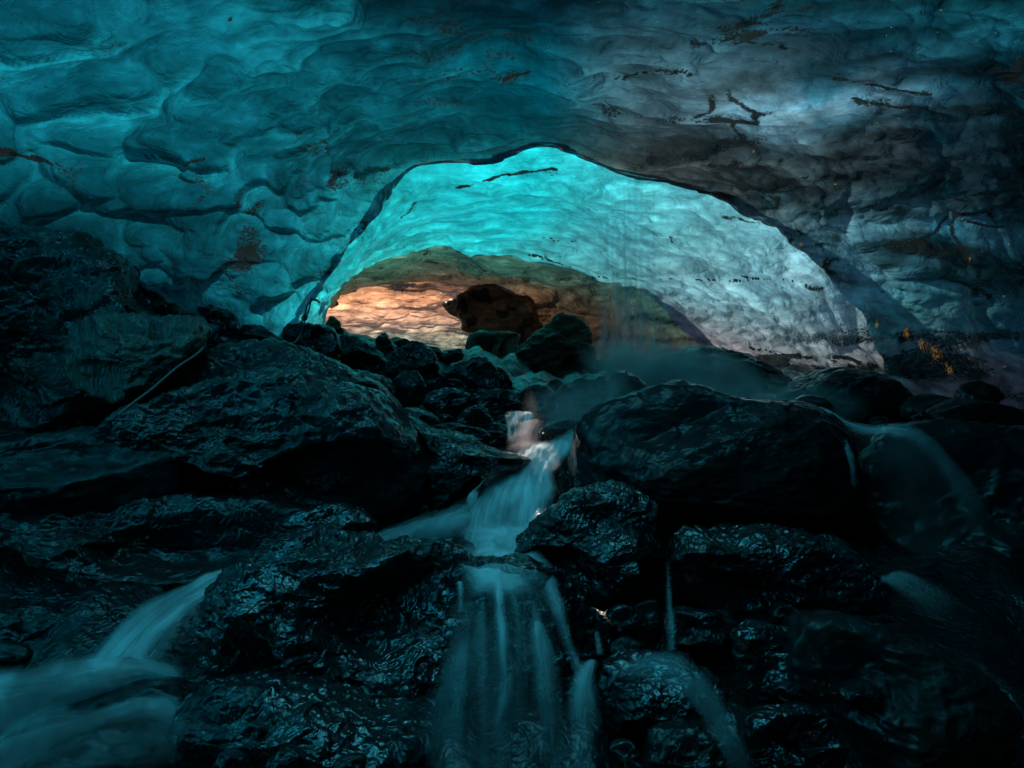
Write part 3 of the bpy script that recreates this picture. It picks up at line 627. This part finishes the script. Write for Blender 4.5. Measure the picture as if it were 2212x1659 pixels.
names_at = ['behind the slab rock', 'high in the pile', 'below the amber wall', 'in the gap of the pile', 'by the small falls', 'over the small falls', 'next to the small falls', 'under the flat-topped rock', 'below the long flat rock', 'on the far crest', 'on the crest near the block', 'on the crest by the block', 'at the foot of the block', 'under the rope', 'at the ridge boulder top', 'at the lip of the cascade', 'on the step by the cascade', 'by the striated boulder', 'on top of the striated boulder', 'beside the ice wall foot', 'by the wide slab', 'under the domed boulder', 'on the right slab', 'below the broken rock', 'above the ledge', 'under the right falls', 'by the dark slope', 'in the bottom rubble', 'in the left bottom rubble', 'at the corner of the front slab', 'under the front slab', 'by the foot of the falls', 'at the bottom edge left', 'at the bottom edge', 'at the bottom edge by the falls', 'at the bottom right of the falls', 'under the block-shaped rock']
for i, (x, y, d, r) in enumerate(spots):
    ol = []
    k = 9; a0 = rr.random()*6
    for q in range(k):
        a = a0+q*2*math.pi/k
        f = rr.uniform(.75, 1.15)
        ol.append((x+math.cos(a)*r*f*1.25, y-math.sin(a)*r*f*0.8))
    R('%s small %s stone %s' % (rr.choice(['dark', 'wet', 'black', 'glinting']), adj[i % 8], names_at[i]), ol, d, n=46, name='stone', cat='stone', thick=.9, group='loose stones among the boulders', seed=100+i)

# ------------------------------------------------------------------ stream bed
ny, nx = 260, 300
ys = np.linspace(-6.5, 27, ny)
ky = [-6.5, 0, 2.0, 2.8, 3.3, 3.8, 4.4, 5.0, 5.6, 6.3, 7.2, 8.5, 10, 14, 27]
kz = [-2.6, -2.4, -2.1, -1.85, -1.65, -1.45, -1.25, -.90, -.62, -.40, -.20, 0.05, 0.10, 0.2, 0.3]
xs = np.linspace(-9, 9, nx)
X, Y = np.meshgrid(xs, ys, indexing='ij')
Zb = np.interp(Y, ky, kz)+CZ
Zb = Zb+0.38*np.exp(-((Y-9.6)/1.6)**2)*np.clip((0.6-X)/1.2, 0, 1)
Zb = Zb-0.35*np.exp(-((X-.25)/.45)**4-((Y-5.6)/1.1)**4)
Zb = Zb+np.clip((-X-1.0)*0.16, 0, .8)*np.clip((Y-3)/3, 0, 1)
V = np.stack([X, Y, Zb], -1).reshape(-1, 3)
V[:, 2] += fbm(V*np.array([1.1, 1.1, 0]), 4)*0.30+(ridged(V*np.array([3, 3, 0.])+3, 4)-1.2)*0.05
f1, f2, vec, idn = worley(V*np.array([2.4, 2.4, 0])+.5)
V[:, 2] += (0.4-f1)*0.16
bed = grid_mesh('ground', V, nx, ny, ROCK)
tag(bed, 'dark wet rubble ground beneath the stream and boulders', 'ground', kind='structure')

# ------------------------------------------------------------------ water
W_SILK = water_material('silky_water', soft=0.7)
W_SILK2 = water_material('silky_water_wide', fu=13, fv=0.35, soft=0.5, floor=0.42)
W_WARM = water_material('light_tinted_pool', col=(.46, .33, .31), fu=3, fv=1.6, soft=1.2, floor=0.8)  # warm light on the pool put into its pink colour
W_POOL = water_material('silky_pool', fu=3, fv=1.6, soft=1.2, floor=0.6)
W_VEIL = water_material('falling_drops', fu=60, fv=0.10, soft=0.2, floor=0.35)
def ribbon(name, label, keys, mat=W_SILK, nu=26, nv=120, bulge=0.10, nz=0.03, edge=0.6, parent=None, kind='structure', dz=0.0, wind=None):
    """keys: (px,py,d, half width (frame units), opacity, cross angle in degrees of the width direction)"""
    k = np.array([list(q)+[0]*(6-len(q)) for q in keys], float)
    A = cr(k, nv)
    cen = np.array([P(a[0], a[1], a[2]) for a in A])
    t = np.gradient(cen, axis=0); t /= np.linalg.norm(t, axis=1)[:, None]
    hw = A[:, 3]*A[:, 2]/FOC
    sd = len(label)*3.7
    ln0 = np.concatenate([[0], np.cumsum(np.linalg.norm(np.diff(cen, axis=0), axis=1))])
    z0 = np.zeros(nv)
    wob1 = fbm(np.stack([ln0*2.6+sd, z0+.3, z0+.7], 1), 3); wob2 = fbm(np.stack([ln0*2.1+sd+40, z0+.3, z0+.7], 1), 3)
    hw = hw*(1+0.7*wob1*np.minimum(1, 25/np.maximum(A[:, 3], 1)))
    ang = np.radians(A[:, 5])
    side = np.stack([np.cos(ang), 0.25*np.sin(ang), np.sin(ang)], 1)
    nrm = np.cross(side, t); nrm /= np.linalg.norm(nrm, axis=1)[:, None]
    nrm *= np.sign(-(nrm[:, 1]-nrm[:, 2]*0.8))[:, None]
    ln = np.concatenate([[0], np.cumsum(np.linalg.norm(np.diff(cen, axis=0), axis=1))])
    u = np.linspace(-1, 1, nu)
    cen = cen+side*(wob2*0.5*hw*np.minimum(1, 25/np.maximum(A[:, 3], 1)))[:, None]
    V = cen[None]+side[None]*(u[:, None]*hw[None])[:, :, None]+nrm[None]*(((1-u**2)[:, None])*bulge*hw[None])[:, :, None]
    V = V.reshape(-1, 3)
    sd = (hash(label) % 97) if False else len(label)*3.7
    V = V+np.repeat(nrm[None], nu, 0).reshape(-1, 3)*(fbm(V*np.array([7, 3, 3])+sd, 3)*nz)[:, None]
    vend = np.clip(np.arange(nv)/(nv*0.10), 0, 1)*np.clip((nv-1-np.arange(nv))/(nv*0.12), 0, 1); vend = vend*vend*(3-2*vend)
    UU, LL = np.meshgrid(u, ln, indexing='ij')
    rag = fbm(np.stack([UU*1.3+sd, LL*2.2, UU*0+sd], -1).reshape(-1, 3), 3).reshape(nu, nv)
    ea = np.clip((1-np.abs(UU)-0.35*np.clip(rag+.25, 0, 1))/edge, 0, 1); ea = ea*ea*(3-2*ea)
    al = (ea*(np.clip(A[:, 4], 0, 1.3)*vend)[None]).reshape(-1)
    wob = 0.7+0.6*fbm(V*np.array([3, 3, 3])+sd+9, 3)
    uv = np.stack([np.repeat(u[:, None]*(hw.mean()*2.2+0.15), nv, 1).ravel()+sd, np.tile(ln, nu)], 1)
    o = grid_mesh(name, V, nu, nv, mat, None, {'alpha': al*np.clip(wob, .5, 1.2)}, uv=uv, parent=parent)
    if parent is None:
        tag(o, label, 'waterfall' if 'fall' in name or 'cascade' in name else 'water', kind=kind)
    return o

# small falls and the warm-lit pool
ribbon('waterfall', 'ragged little curtain of the small falls', [(1118,888,6.2,36,.5),(1120,898,6.15,40,.8),(1122,912,6.08,38,.5),(1124,926,6.0,34,.3),(1126,940,5.95,30,.1)], mat=W_SILK2, nu=50, nv=60, bulge=.15)
ribbon('waterfall', 'forked strand at the left of the small falls', [(1094,894,6.1,6,.8),(1096,903,6.05,7,1.2),(1100,925,6.0,5,1.0),(1104,955,5.95,9,.8)], nv=50, bulge=.4, edge=1)
ribbon('waterfall', 'second forked strand of the small falls', [(1110,893,6.1,4,.7),(1112,905,6.05,5,1.0),(1113,925,6.0,4,.9),(1108,955,5.95,9,.7)], nv=50, bulge=.4, edge=1)
ribbon('waterfall', 'wide pale strand at the right of the small falls', [(1140,896,6.1,14,.8),(1140,904,6.05,16,1.2),(1136,922,6.0,14,1.0),(1126,948,5.95,16,.8)], mat=W_SILK2, nv=50, bulge=.4, edge=.8)
ribbon('water', 'short tongue of water sliding in from the right over the small falls', [(1212,884,6.2,8,.6,60),(1198,898,6.1,13,.8,50),(1186,910,6.05,14,.4,40),(1176,920,6.02,14,.1,30)], nv=50, edge=.9)
ribbon('water', 'pale pink pool bulging over the small rock step', [(1156,912,5.90,30,.5),(1150,926,5.78,44,1.2),(1142,945,5.66,50,1.3),(1138,965,5.54,54,1.3),(1144,988,5.42,60,1.2),(1150,1010,5.34,64,.8)], mat=W_WARM, nu=50, nv=90, bulge=.30, nz=.015, edge=.8)
# middle cascade
ribbon('water', 'water sliding from behind the huge boulder to the cascade lip', [(1275,920,5.7,40,.6,80),(1240,955,5.6,46,1.2,70),(1195,982,5.5,44,1.2,75),(1135,1003,5.35,34,1.2,80),(1075,1026,5.2,20,1.1,80),(1045,1040,5.1,14,.8,80)], mat=W_POOL, nu=46, nv=110, bulge=.3)
ribbon('waterfall', 'broad silky curtain of the middle cascade', [(1170,970,5.5,90,1.0,18),(1150,1000,5.35,100,1.3,16),(1124,1040,5.18,106,1.3,14),(1102,1090,5.0,108,1.3,8),(1090,1130,4.9,110,1.3,3),(1086,1175,4.8,116,1.2,0),(1086,1215,4.72,118,1.0,0)], mat=W_SILK2, nu=90, nv=130, bulge=.2, nz=.05, edge=.3)
ribbon('waterfall', 'left arm of the middle cascade sweeping out to the left', [(1085,1008,5.2,14,1.0,45),(1050,1042,5.05,22,1.3,50),(1008,1090,4.9,32,1.3,60),(955,1122,4.8,36,1.2,70),(890,1140,4.7,32,1.1,80),(830,1160,4.55,22,1.0,85),(790,1175,4.45,12,.6,85)], nu=40, nv=140, bulge=.3, edge=.8)
ribbon('water', 'spread of pale water behind the front slab', [(1030,1120,4.8,34,.7,70),(940,1136,4.7,40,1.1,75),(860,1156,4.55,30,1.1,80),(790,1172,4.4,16,.8,85)], mat=W_POOL, nu=36, nv=90, edge=.8)
ribbon('water', 'thin dribble left of the cascade', [(1003,1018,5.2,5,.3),(995,1040,5.15,5,.5),(990,1075,5.1,5,.4),(989,1110,5.05,6,.2)], nv=40)
ribbon('water', 'rippled shallow pool below the middle cascade', [(1082,1135,4.85,110,.6,0),(1084,1160,4.6,112,1.1,0),(1078,1185,4.25,104,1.2,0),(1068,1205,3.95,96,1.2,0),(1062,1222,3.66,92,1.2,0),(1064,1242,3.45,88,1.1,0),(1072,1265,3.3,90,.8,0),(1080,1300,3.2,95,.35,0)], mat=W_POOL, nu=80, nv=130, bulge=.10, nz=.04, edge=.7)
ribbon('water', 'water wrapping the foot of the sparkling boulder', [(1200,1150,4.5,24,.7,30),(1160,1180,4.2,38,1.0,20),(1130,1215,3.8,56,1.0,10),(1150,1240,3.55,80,.7,0)], mat=W_POOL, nu=40, nv=80, edge=.8)
# front falls
fs = [('bright single strand falling from the front ledge', [(1070,1238,3.5,8,.4),(1074,1262,3.38,9,.9),(1076,1275,3.3,9,1.25),(1080,1320,3.1,11,1.1),(1084,1380,3.0,13,.9),(1088,1460,2.95,16,.55),(1088,1560,2.9,20,.4),(1088,1720,2.9,26,.35)]),
 ('wide faint veil left of the bright strand', [(1010,1300,3.4,40,.1),(1010,1370,3.15,45,.3),(1000,1450,3.0,60,.5),(990,1560,2.95,72,.45),(985,1720,2.9,84,.35)]),
 ('narrow faint strand between the veil and the bright strand', [(1040,1290,3.35,9,.2),(1042,1360,3.1,12,.4),(1044,1500,2.98,16,.4),(1046,1720,2.9,24,.3)]),
 ('strand curving down the right shoulder of the front ledge', [(1150,1225,3.7,16,.3,20),(1176,1258,3.5,16,.55,20),(1200,1310,3.3,15,.55,20),(1222,1370,3.2,15,.5,20),(1252,1435,3.1,17,.65,15),(1275,1490,3.05,20,.5,10),(1280,1560,3.0,24,.3,0)]),
 ('pale tongue in the middle of the front falls', [(1150,1290,3.3,7,.15),(1160,1335,3.2,9,.55),(1166,1355,3.1,13,.95),(1172,1400,3.02,22,.85),(1180,1480,2.95,34,.6),(1190,1580,2.9,46,.5),(1195,1720,2.9,56,.4)]),
 ('bright fan of water at the right of the front falls', [(1285,1425,3.15,10,.8,-30),(1272,1440,3.05,16,1.2,-25),(1262,1470,3.0,24,1.1,-10),(1256,1520,2.95,30,.8),(1256,1600,2.9,36,.6),(1256,1720,2.9,42,.45)]),
 ('small dribble beside the bright fan', [(1288,1365,3.2,6,.4),(1292,1390,3.15,7,.5),(1296,1420,3.1,8,.3)]),
 ('thin blue dribble at the left shoulder of the ledge', [(990,1240,3.8,7,.6),(992,1260,3.55,8,.9),(994,1290,3.4,9,.4),(996,1330,3.3,9,.15)]),
 ('faint strand right of the bright strand', [(1100,1265,3.4,5,.5),(1108,1290,3.2,6,.5),(1116,1340,3.1,7,.25),(1120,1400,3.05,8,.1)])]
for lb, kk in fs: ribbon('waterfall', lb, [(*q[:3], q[3]*1.35, q[4], *(q[5:])) for q in kk], nu=30, nv=160, bulge=.4, edge=1.0)
# film of water on the ledge face
ribbon('water', 'thin film of water on the face of the front ledge', [(1080,1235,3.9,110,.5,0),(1085,1262,3.5,120,.55,0),(1100,1300,3.25,130,.25,0),(1110,1380,3.12,140,.16,0),(1110,1500,3.0,150,.16,0),(1110,1700,2.95,160,.14,0)], mat=W_SILK2, nu=80, nv=120, bulge=.35, nz=.02)
# lower left falls
ribbon('waterfall', 'silky fall sliding down at the lower left', [(535,1222,4.2,6,1.1,-60),(490,1242,4.1,20,1.1,-55),(420,1282,3.95,44,.95,-50),(350,1338,3.8,66,.9,-45),(285,1408,3.65,86,.85,-35),(230,1480,3.5,110,.8,-25),(170,1540,3.4,130,.5,-20)], mat=W_SILK2, nu=60, nv=160, bulge=.3)
ribbon('waterfall', 'brighter core of the lower left fall', [(528,1230,4.15,3,1,-60),(470,1262,4.0,12,1,-55),(390,1320,3.8,18,.9,-50),(310,1395,3.65,24,.8,-45),(250,1470,3.5,30,.4,-40)], nu=30, nv=120, bulge=.4, edge=.8)
ribbon('waterfall', 'upper faint arm of the lower left fall', [(470,1232,4.25,8,.6,-70),(380,1250,4.15,14,.5,-60),(300,1280,4.05,16,.35,-50),(230,1320,3.95,18,.3,-45),(170,1360,3.9,16,.1,-40)], nu=24, nv=90)
ribbon('water', 'wide silky sweep of water in the lower left corner', [(410,1475,3.4,26,.5,90),(330,1452,3.35,44,1.1,80),(220,1460,3.25,66,1.2,75),(100,1490,3.15,90,1.2,65),(-20,1530,3.05,120,1.2,60),(-140,1580,3.0,140,1.0,55)], mat=W_POOL, nu=60, nv=140, bulge=.35)
ribbon('water', 'second silky fold over the submerged rock', [(410,1550,3.1,30,.4,90),(300,1528,3.05,36,.8,85),(180,1560,2.95,44,.6,75),(60,1600,2.85,90,1.0,65),(-60,1660,2.8,130,1.0,55)], mat=W_POOL, nu=50, nv=120, bulge=.4)
ribbon('water', 'dim milky pool in the lower left', [(420,1600,3.0,60,.2,80),(250,1620,2.9,90,.35,80),(80,1650,2.8,110,.4,75),(-80,1700,2.7,120,.4,70)], mat=W_POOL, nu=50, nv=100)
# right side
ribbon('water', 'stream sliding off the huge black boulder to the right', [(1640,872,5.3,6,.5,70),(1720,880,5.2,9,.6,70),(1785,892,5.1,12,.8,60),(1825,915,5.0,14,.8,60),(1870,926,4.9,14,.8,80),(1930,930,4.8,16,.6,80),(1985,945,4.7,22,.4,60),(2040,1000,4.6,34,.2,40),(2090,1090,4.5,46,.12,30),(2130,1200,4.4,56,.08,25)], nu=28, nv=160, bulge=.4, edge=.7)
ribbon('waterfall', 'faint strand down the right end of the huge boulder', [(1805,920,4.75,8,.6,0),(1820,945,4.6,9,.5,10),(1838,1000,4.45,10,.35,10),(1848,1060,4.4,12,.2,10)], nu=20, nv=80, edge=.8)
ribbon('waterfall', 'drip at the right of the pointed slab', [(1442,1200,3.75,8,.1),(1444,1290,3.45,10,.25),(1448,1350,3.35,14,.5),(1446,1420,3.28,14,.45),(1440,1460,3.2,20,.4)], nu=20, nv=80, edge=.8)
ribbon('waterfall', 'blue sheet sliding down at the lower right', [(1320,1450,3.15,24,.25,60),(1420,1438,3.05,40,.45,60),(1500,1475,2.95,46,.4,50),(1550,1545,2.85,40,.28,30),(1590,1620,2.75,38,.22,25),(1630,1720,2.7,40,.2,20)], nu=30, nv=120, bulge=.3)
ribbon('waterfall', 'dim lobe of water at the right below the broken rock', [(1880,1250,3.9,14,.12,30),(1930,1245,3.8,30,.28,30),(1990,1275,3.7,40,.14,30),(2060,1330,3.6,46,.05,30)], nu=24, nv=60)

ribbon('waterfall', 'dim wide veil of water over the right shoulder', [(1930,925,4.75,90,.10,-8),(1960,980,4.5,110,.09,-5),(1990,1100,4.35,130,.06,0),(2010,1250,4.2,140,.04,0)], mat=W_SILK2, nu=60, nv=100, bulge=.2, edge=1.0)
# curtain of drops from the lip of the arch
drip_at = ['at the far left of the lip', 'second from the far left', 'over the small dark rock', 'left of the brightest pair', 'first of the bright pair', 'second of the bright pair', 'just right of the bright pair', 'thin and straight at the centre', 'over the left of the mist', 'over the middle of the mist', 'over the right of the mist', 'at the far right of the lip']
for i, (x, w, a, y0) in enumerate(((1296,5,.25,372),(1308,8,.4,372),(1322,5,.45,376),(1334,11,.5,380),(1348,6,.8,382),(1358,8,.75,383),(1372,5,.6,384),(1386,6,.7,386),(1398,10,.5,388),(1412,5,.5,390),(1426,9,.35,394),(1444,6,.25,398))):
    ribbon('waterfall', 'thin vertical thread of drips from the arch lip, %s' % drip_at[i],
           [(x,y0,8.75,w,a*.4),(x,y0+120,8.75,w*1.2,a*.5),(x,y0+230,8.75,w*1.5,a*1.1),(x,805,8.75,w*1.8,a*1.7)], mat=W_VEIL, nu=20, nv=60, bulge=.4, edge=.9, nz=0.0)

# mist where the drops hit the rocks
def mist(name, label, c, r, dens, seed, rot=0.0):
    nu, nv = 40, 24
    th = np.linspace(0, 2*math.pi, nu, endpoint=False); ph = np.linspace(-math.pi/2, math.pi/2, nv)
    TH, PH = np.meshgrid(th, ph, indexing='ij')
    V = np.stack([np.cos(TH)*np.cos(PH), np.sin(TH)*np.cos(PH), np.sin(PH)], -1).reshape(-1, 3)*np.array(r)
    k = NT(name+'_volume')
    tc = k.n('ShaderNodeTexCoord').outputs['Object']
    mp = k.mapping(tc, (1/r[0], 1/r[1], 1/r[2]))
    ln = k.n('ShaderNodeVectorMath', operation='LENGTH'); k.l(mp, ln.inputs[0])
    f = k.ramp(ln.outputs['Value'], 0.15, 1.0, 1.0, 0.0)
    nz = k.noise(tc, 1.7, 3, 0.5, 0.4)
    dn = k.math('MULTIPLY', k.math('MULTIPLY', f, k.ramp(nz, 0.38, 0.62, 0.05, 1.5)), dens)
    pv = k.n('ShaderNodeVolumePrincipled'); pv.inputs['Color'].default_value = (.93, .95, .95, 1); k.l(dn, pv.inputs['Density'])
    k.l(pv.outputs[0], k.out.inputs['Volume'])
    o = grid_mesh(name, V, nu, nv, k.m, closed_u=True)
    o.location = tuple(P(*c)); o.rotation_euler = (0, rot, 0)
    tag(o, label, 'mist', kind='stuff')
    return o
mist('mist', 'pale spray drifting where the drips strike the rocks', (1450,800,7.6), (1.15, .7, .40), 5.5, 1, rot=math.radians(10))
mist('mist', 'thin spray around the glazed boulder by the cascade', (1290,880,6.0), (.7, .5, .42), 2.2, 2)
mist('mist', 'faint spray spreading right above the huge boulder', (1640,860,6.2), (1.1, .6, .28), 1.2, 3, rot=math.radians(6))

# ------------------------------------------------------------------ ropes
def simple_mat(name, col, rough=0.6):
    k = NT(name); tc = k.n('ShaderNodeTexCoord').outputs['Object']
    wv = k.noise(tc, 160, 2); pb = k.n('ShaderNodeBsdfPrincipled')
    k.l(k.mixc(wv, (*[c*.6 for c in col], 1), (*[min(1, c*1.3) for c in col], 1)), pb.inputs['Base Color']); pb.inputs['Roughness'].default_value = rough
    bp = k.n('ShaderNodeBump'); bp.inputs['Distance'].default_value = .003; k.l(wv, bp.inputs['Height']); k.l(bp.outputs[0], pb.inputs['Normal'])
    k.l(pb.outputs[0], k.out.inputs[0]); return k.m
ROPE = simple_mat('dark_rope_fibre', (.03, .035, .035)); PALE = simple_mat('pale_rope_fibre', (.10, .11, .105)); METAL = simple_mat('dull_steel', (.08, .08, .08), .35)
def tube(name, pts, r, mat, parent=None, n=60, k=8):
    A = cr(np.array(pts, float), n)
    t = np.gradient(A, axis=0); t /= np.linalg.norm(t, axis=1)[:, None]
    up = np.array([0.3, 0.9, 0.2]); s = np.cross(t, up); s /= np.linalg.norm(s, axis=1)[:, None]; b = np.cross(t, s)
    a = np.linspace(0, 2*math.pi, k, endpoint=False)
    V = A[None]+r*(np.cos(a)[:, None, None]*s[None]+np.sin(a)[:, None, None]*b[None])
    return grid_mesh(name, V.reshape(-1, 3), k, n, mat, parent=parent, closed_u=True)
DR = 7.2
rope = bpy.data.objects.new('rope', None); C.objects.link(rope)
tag(rope, 'knotted dark rope hanging from a bolt on the ice leg', 'rope')
tube('anchor_bolt', [P(690,652,7.75), P(684,648,7.3), P(672,646,7.2)], .014, METAL, rope, n=12)
tube('rope_loop', [P(672,648,DR), P(664,660,DR), P(660,674,DR), P(658,684,DR), P(665,676,DR), P(669,662,DR), P(672,648,DR)], .008, ROPE, rope)
tube('knot', [P(656,684,DR), P(660,680,DR), P(661,688,DR), P(655,690,DR), P(654,683,DR)], .015, ROPE, rope, n=20)
tube('rope_tail', [P(657,686,DR), P(650,698,DR), P(643,712,DR), P(639,722,DR)], .008, ROPE, rope)
tube('rope_strand', [P(659,686,DR), P(656,702,DR), P(649,720,DR), P(642,733,6.9), P(634,740,6.6), P(625,741,6.3), P(618,739,6.2), P(608,744,6.15)], .007, PALE, rope)
cord = tube('cord', [P(440,750,4.9), P(420,768,4.75), P(380,795,4.6), P(330,838,4.4), P(290,868,4.2), P(255,896,4.1)], .008, PALE)
tag(cord, 'thin pale cord stretched diagonally below the striated boulder', 'cord')
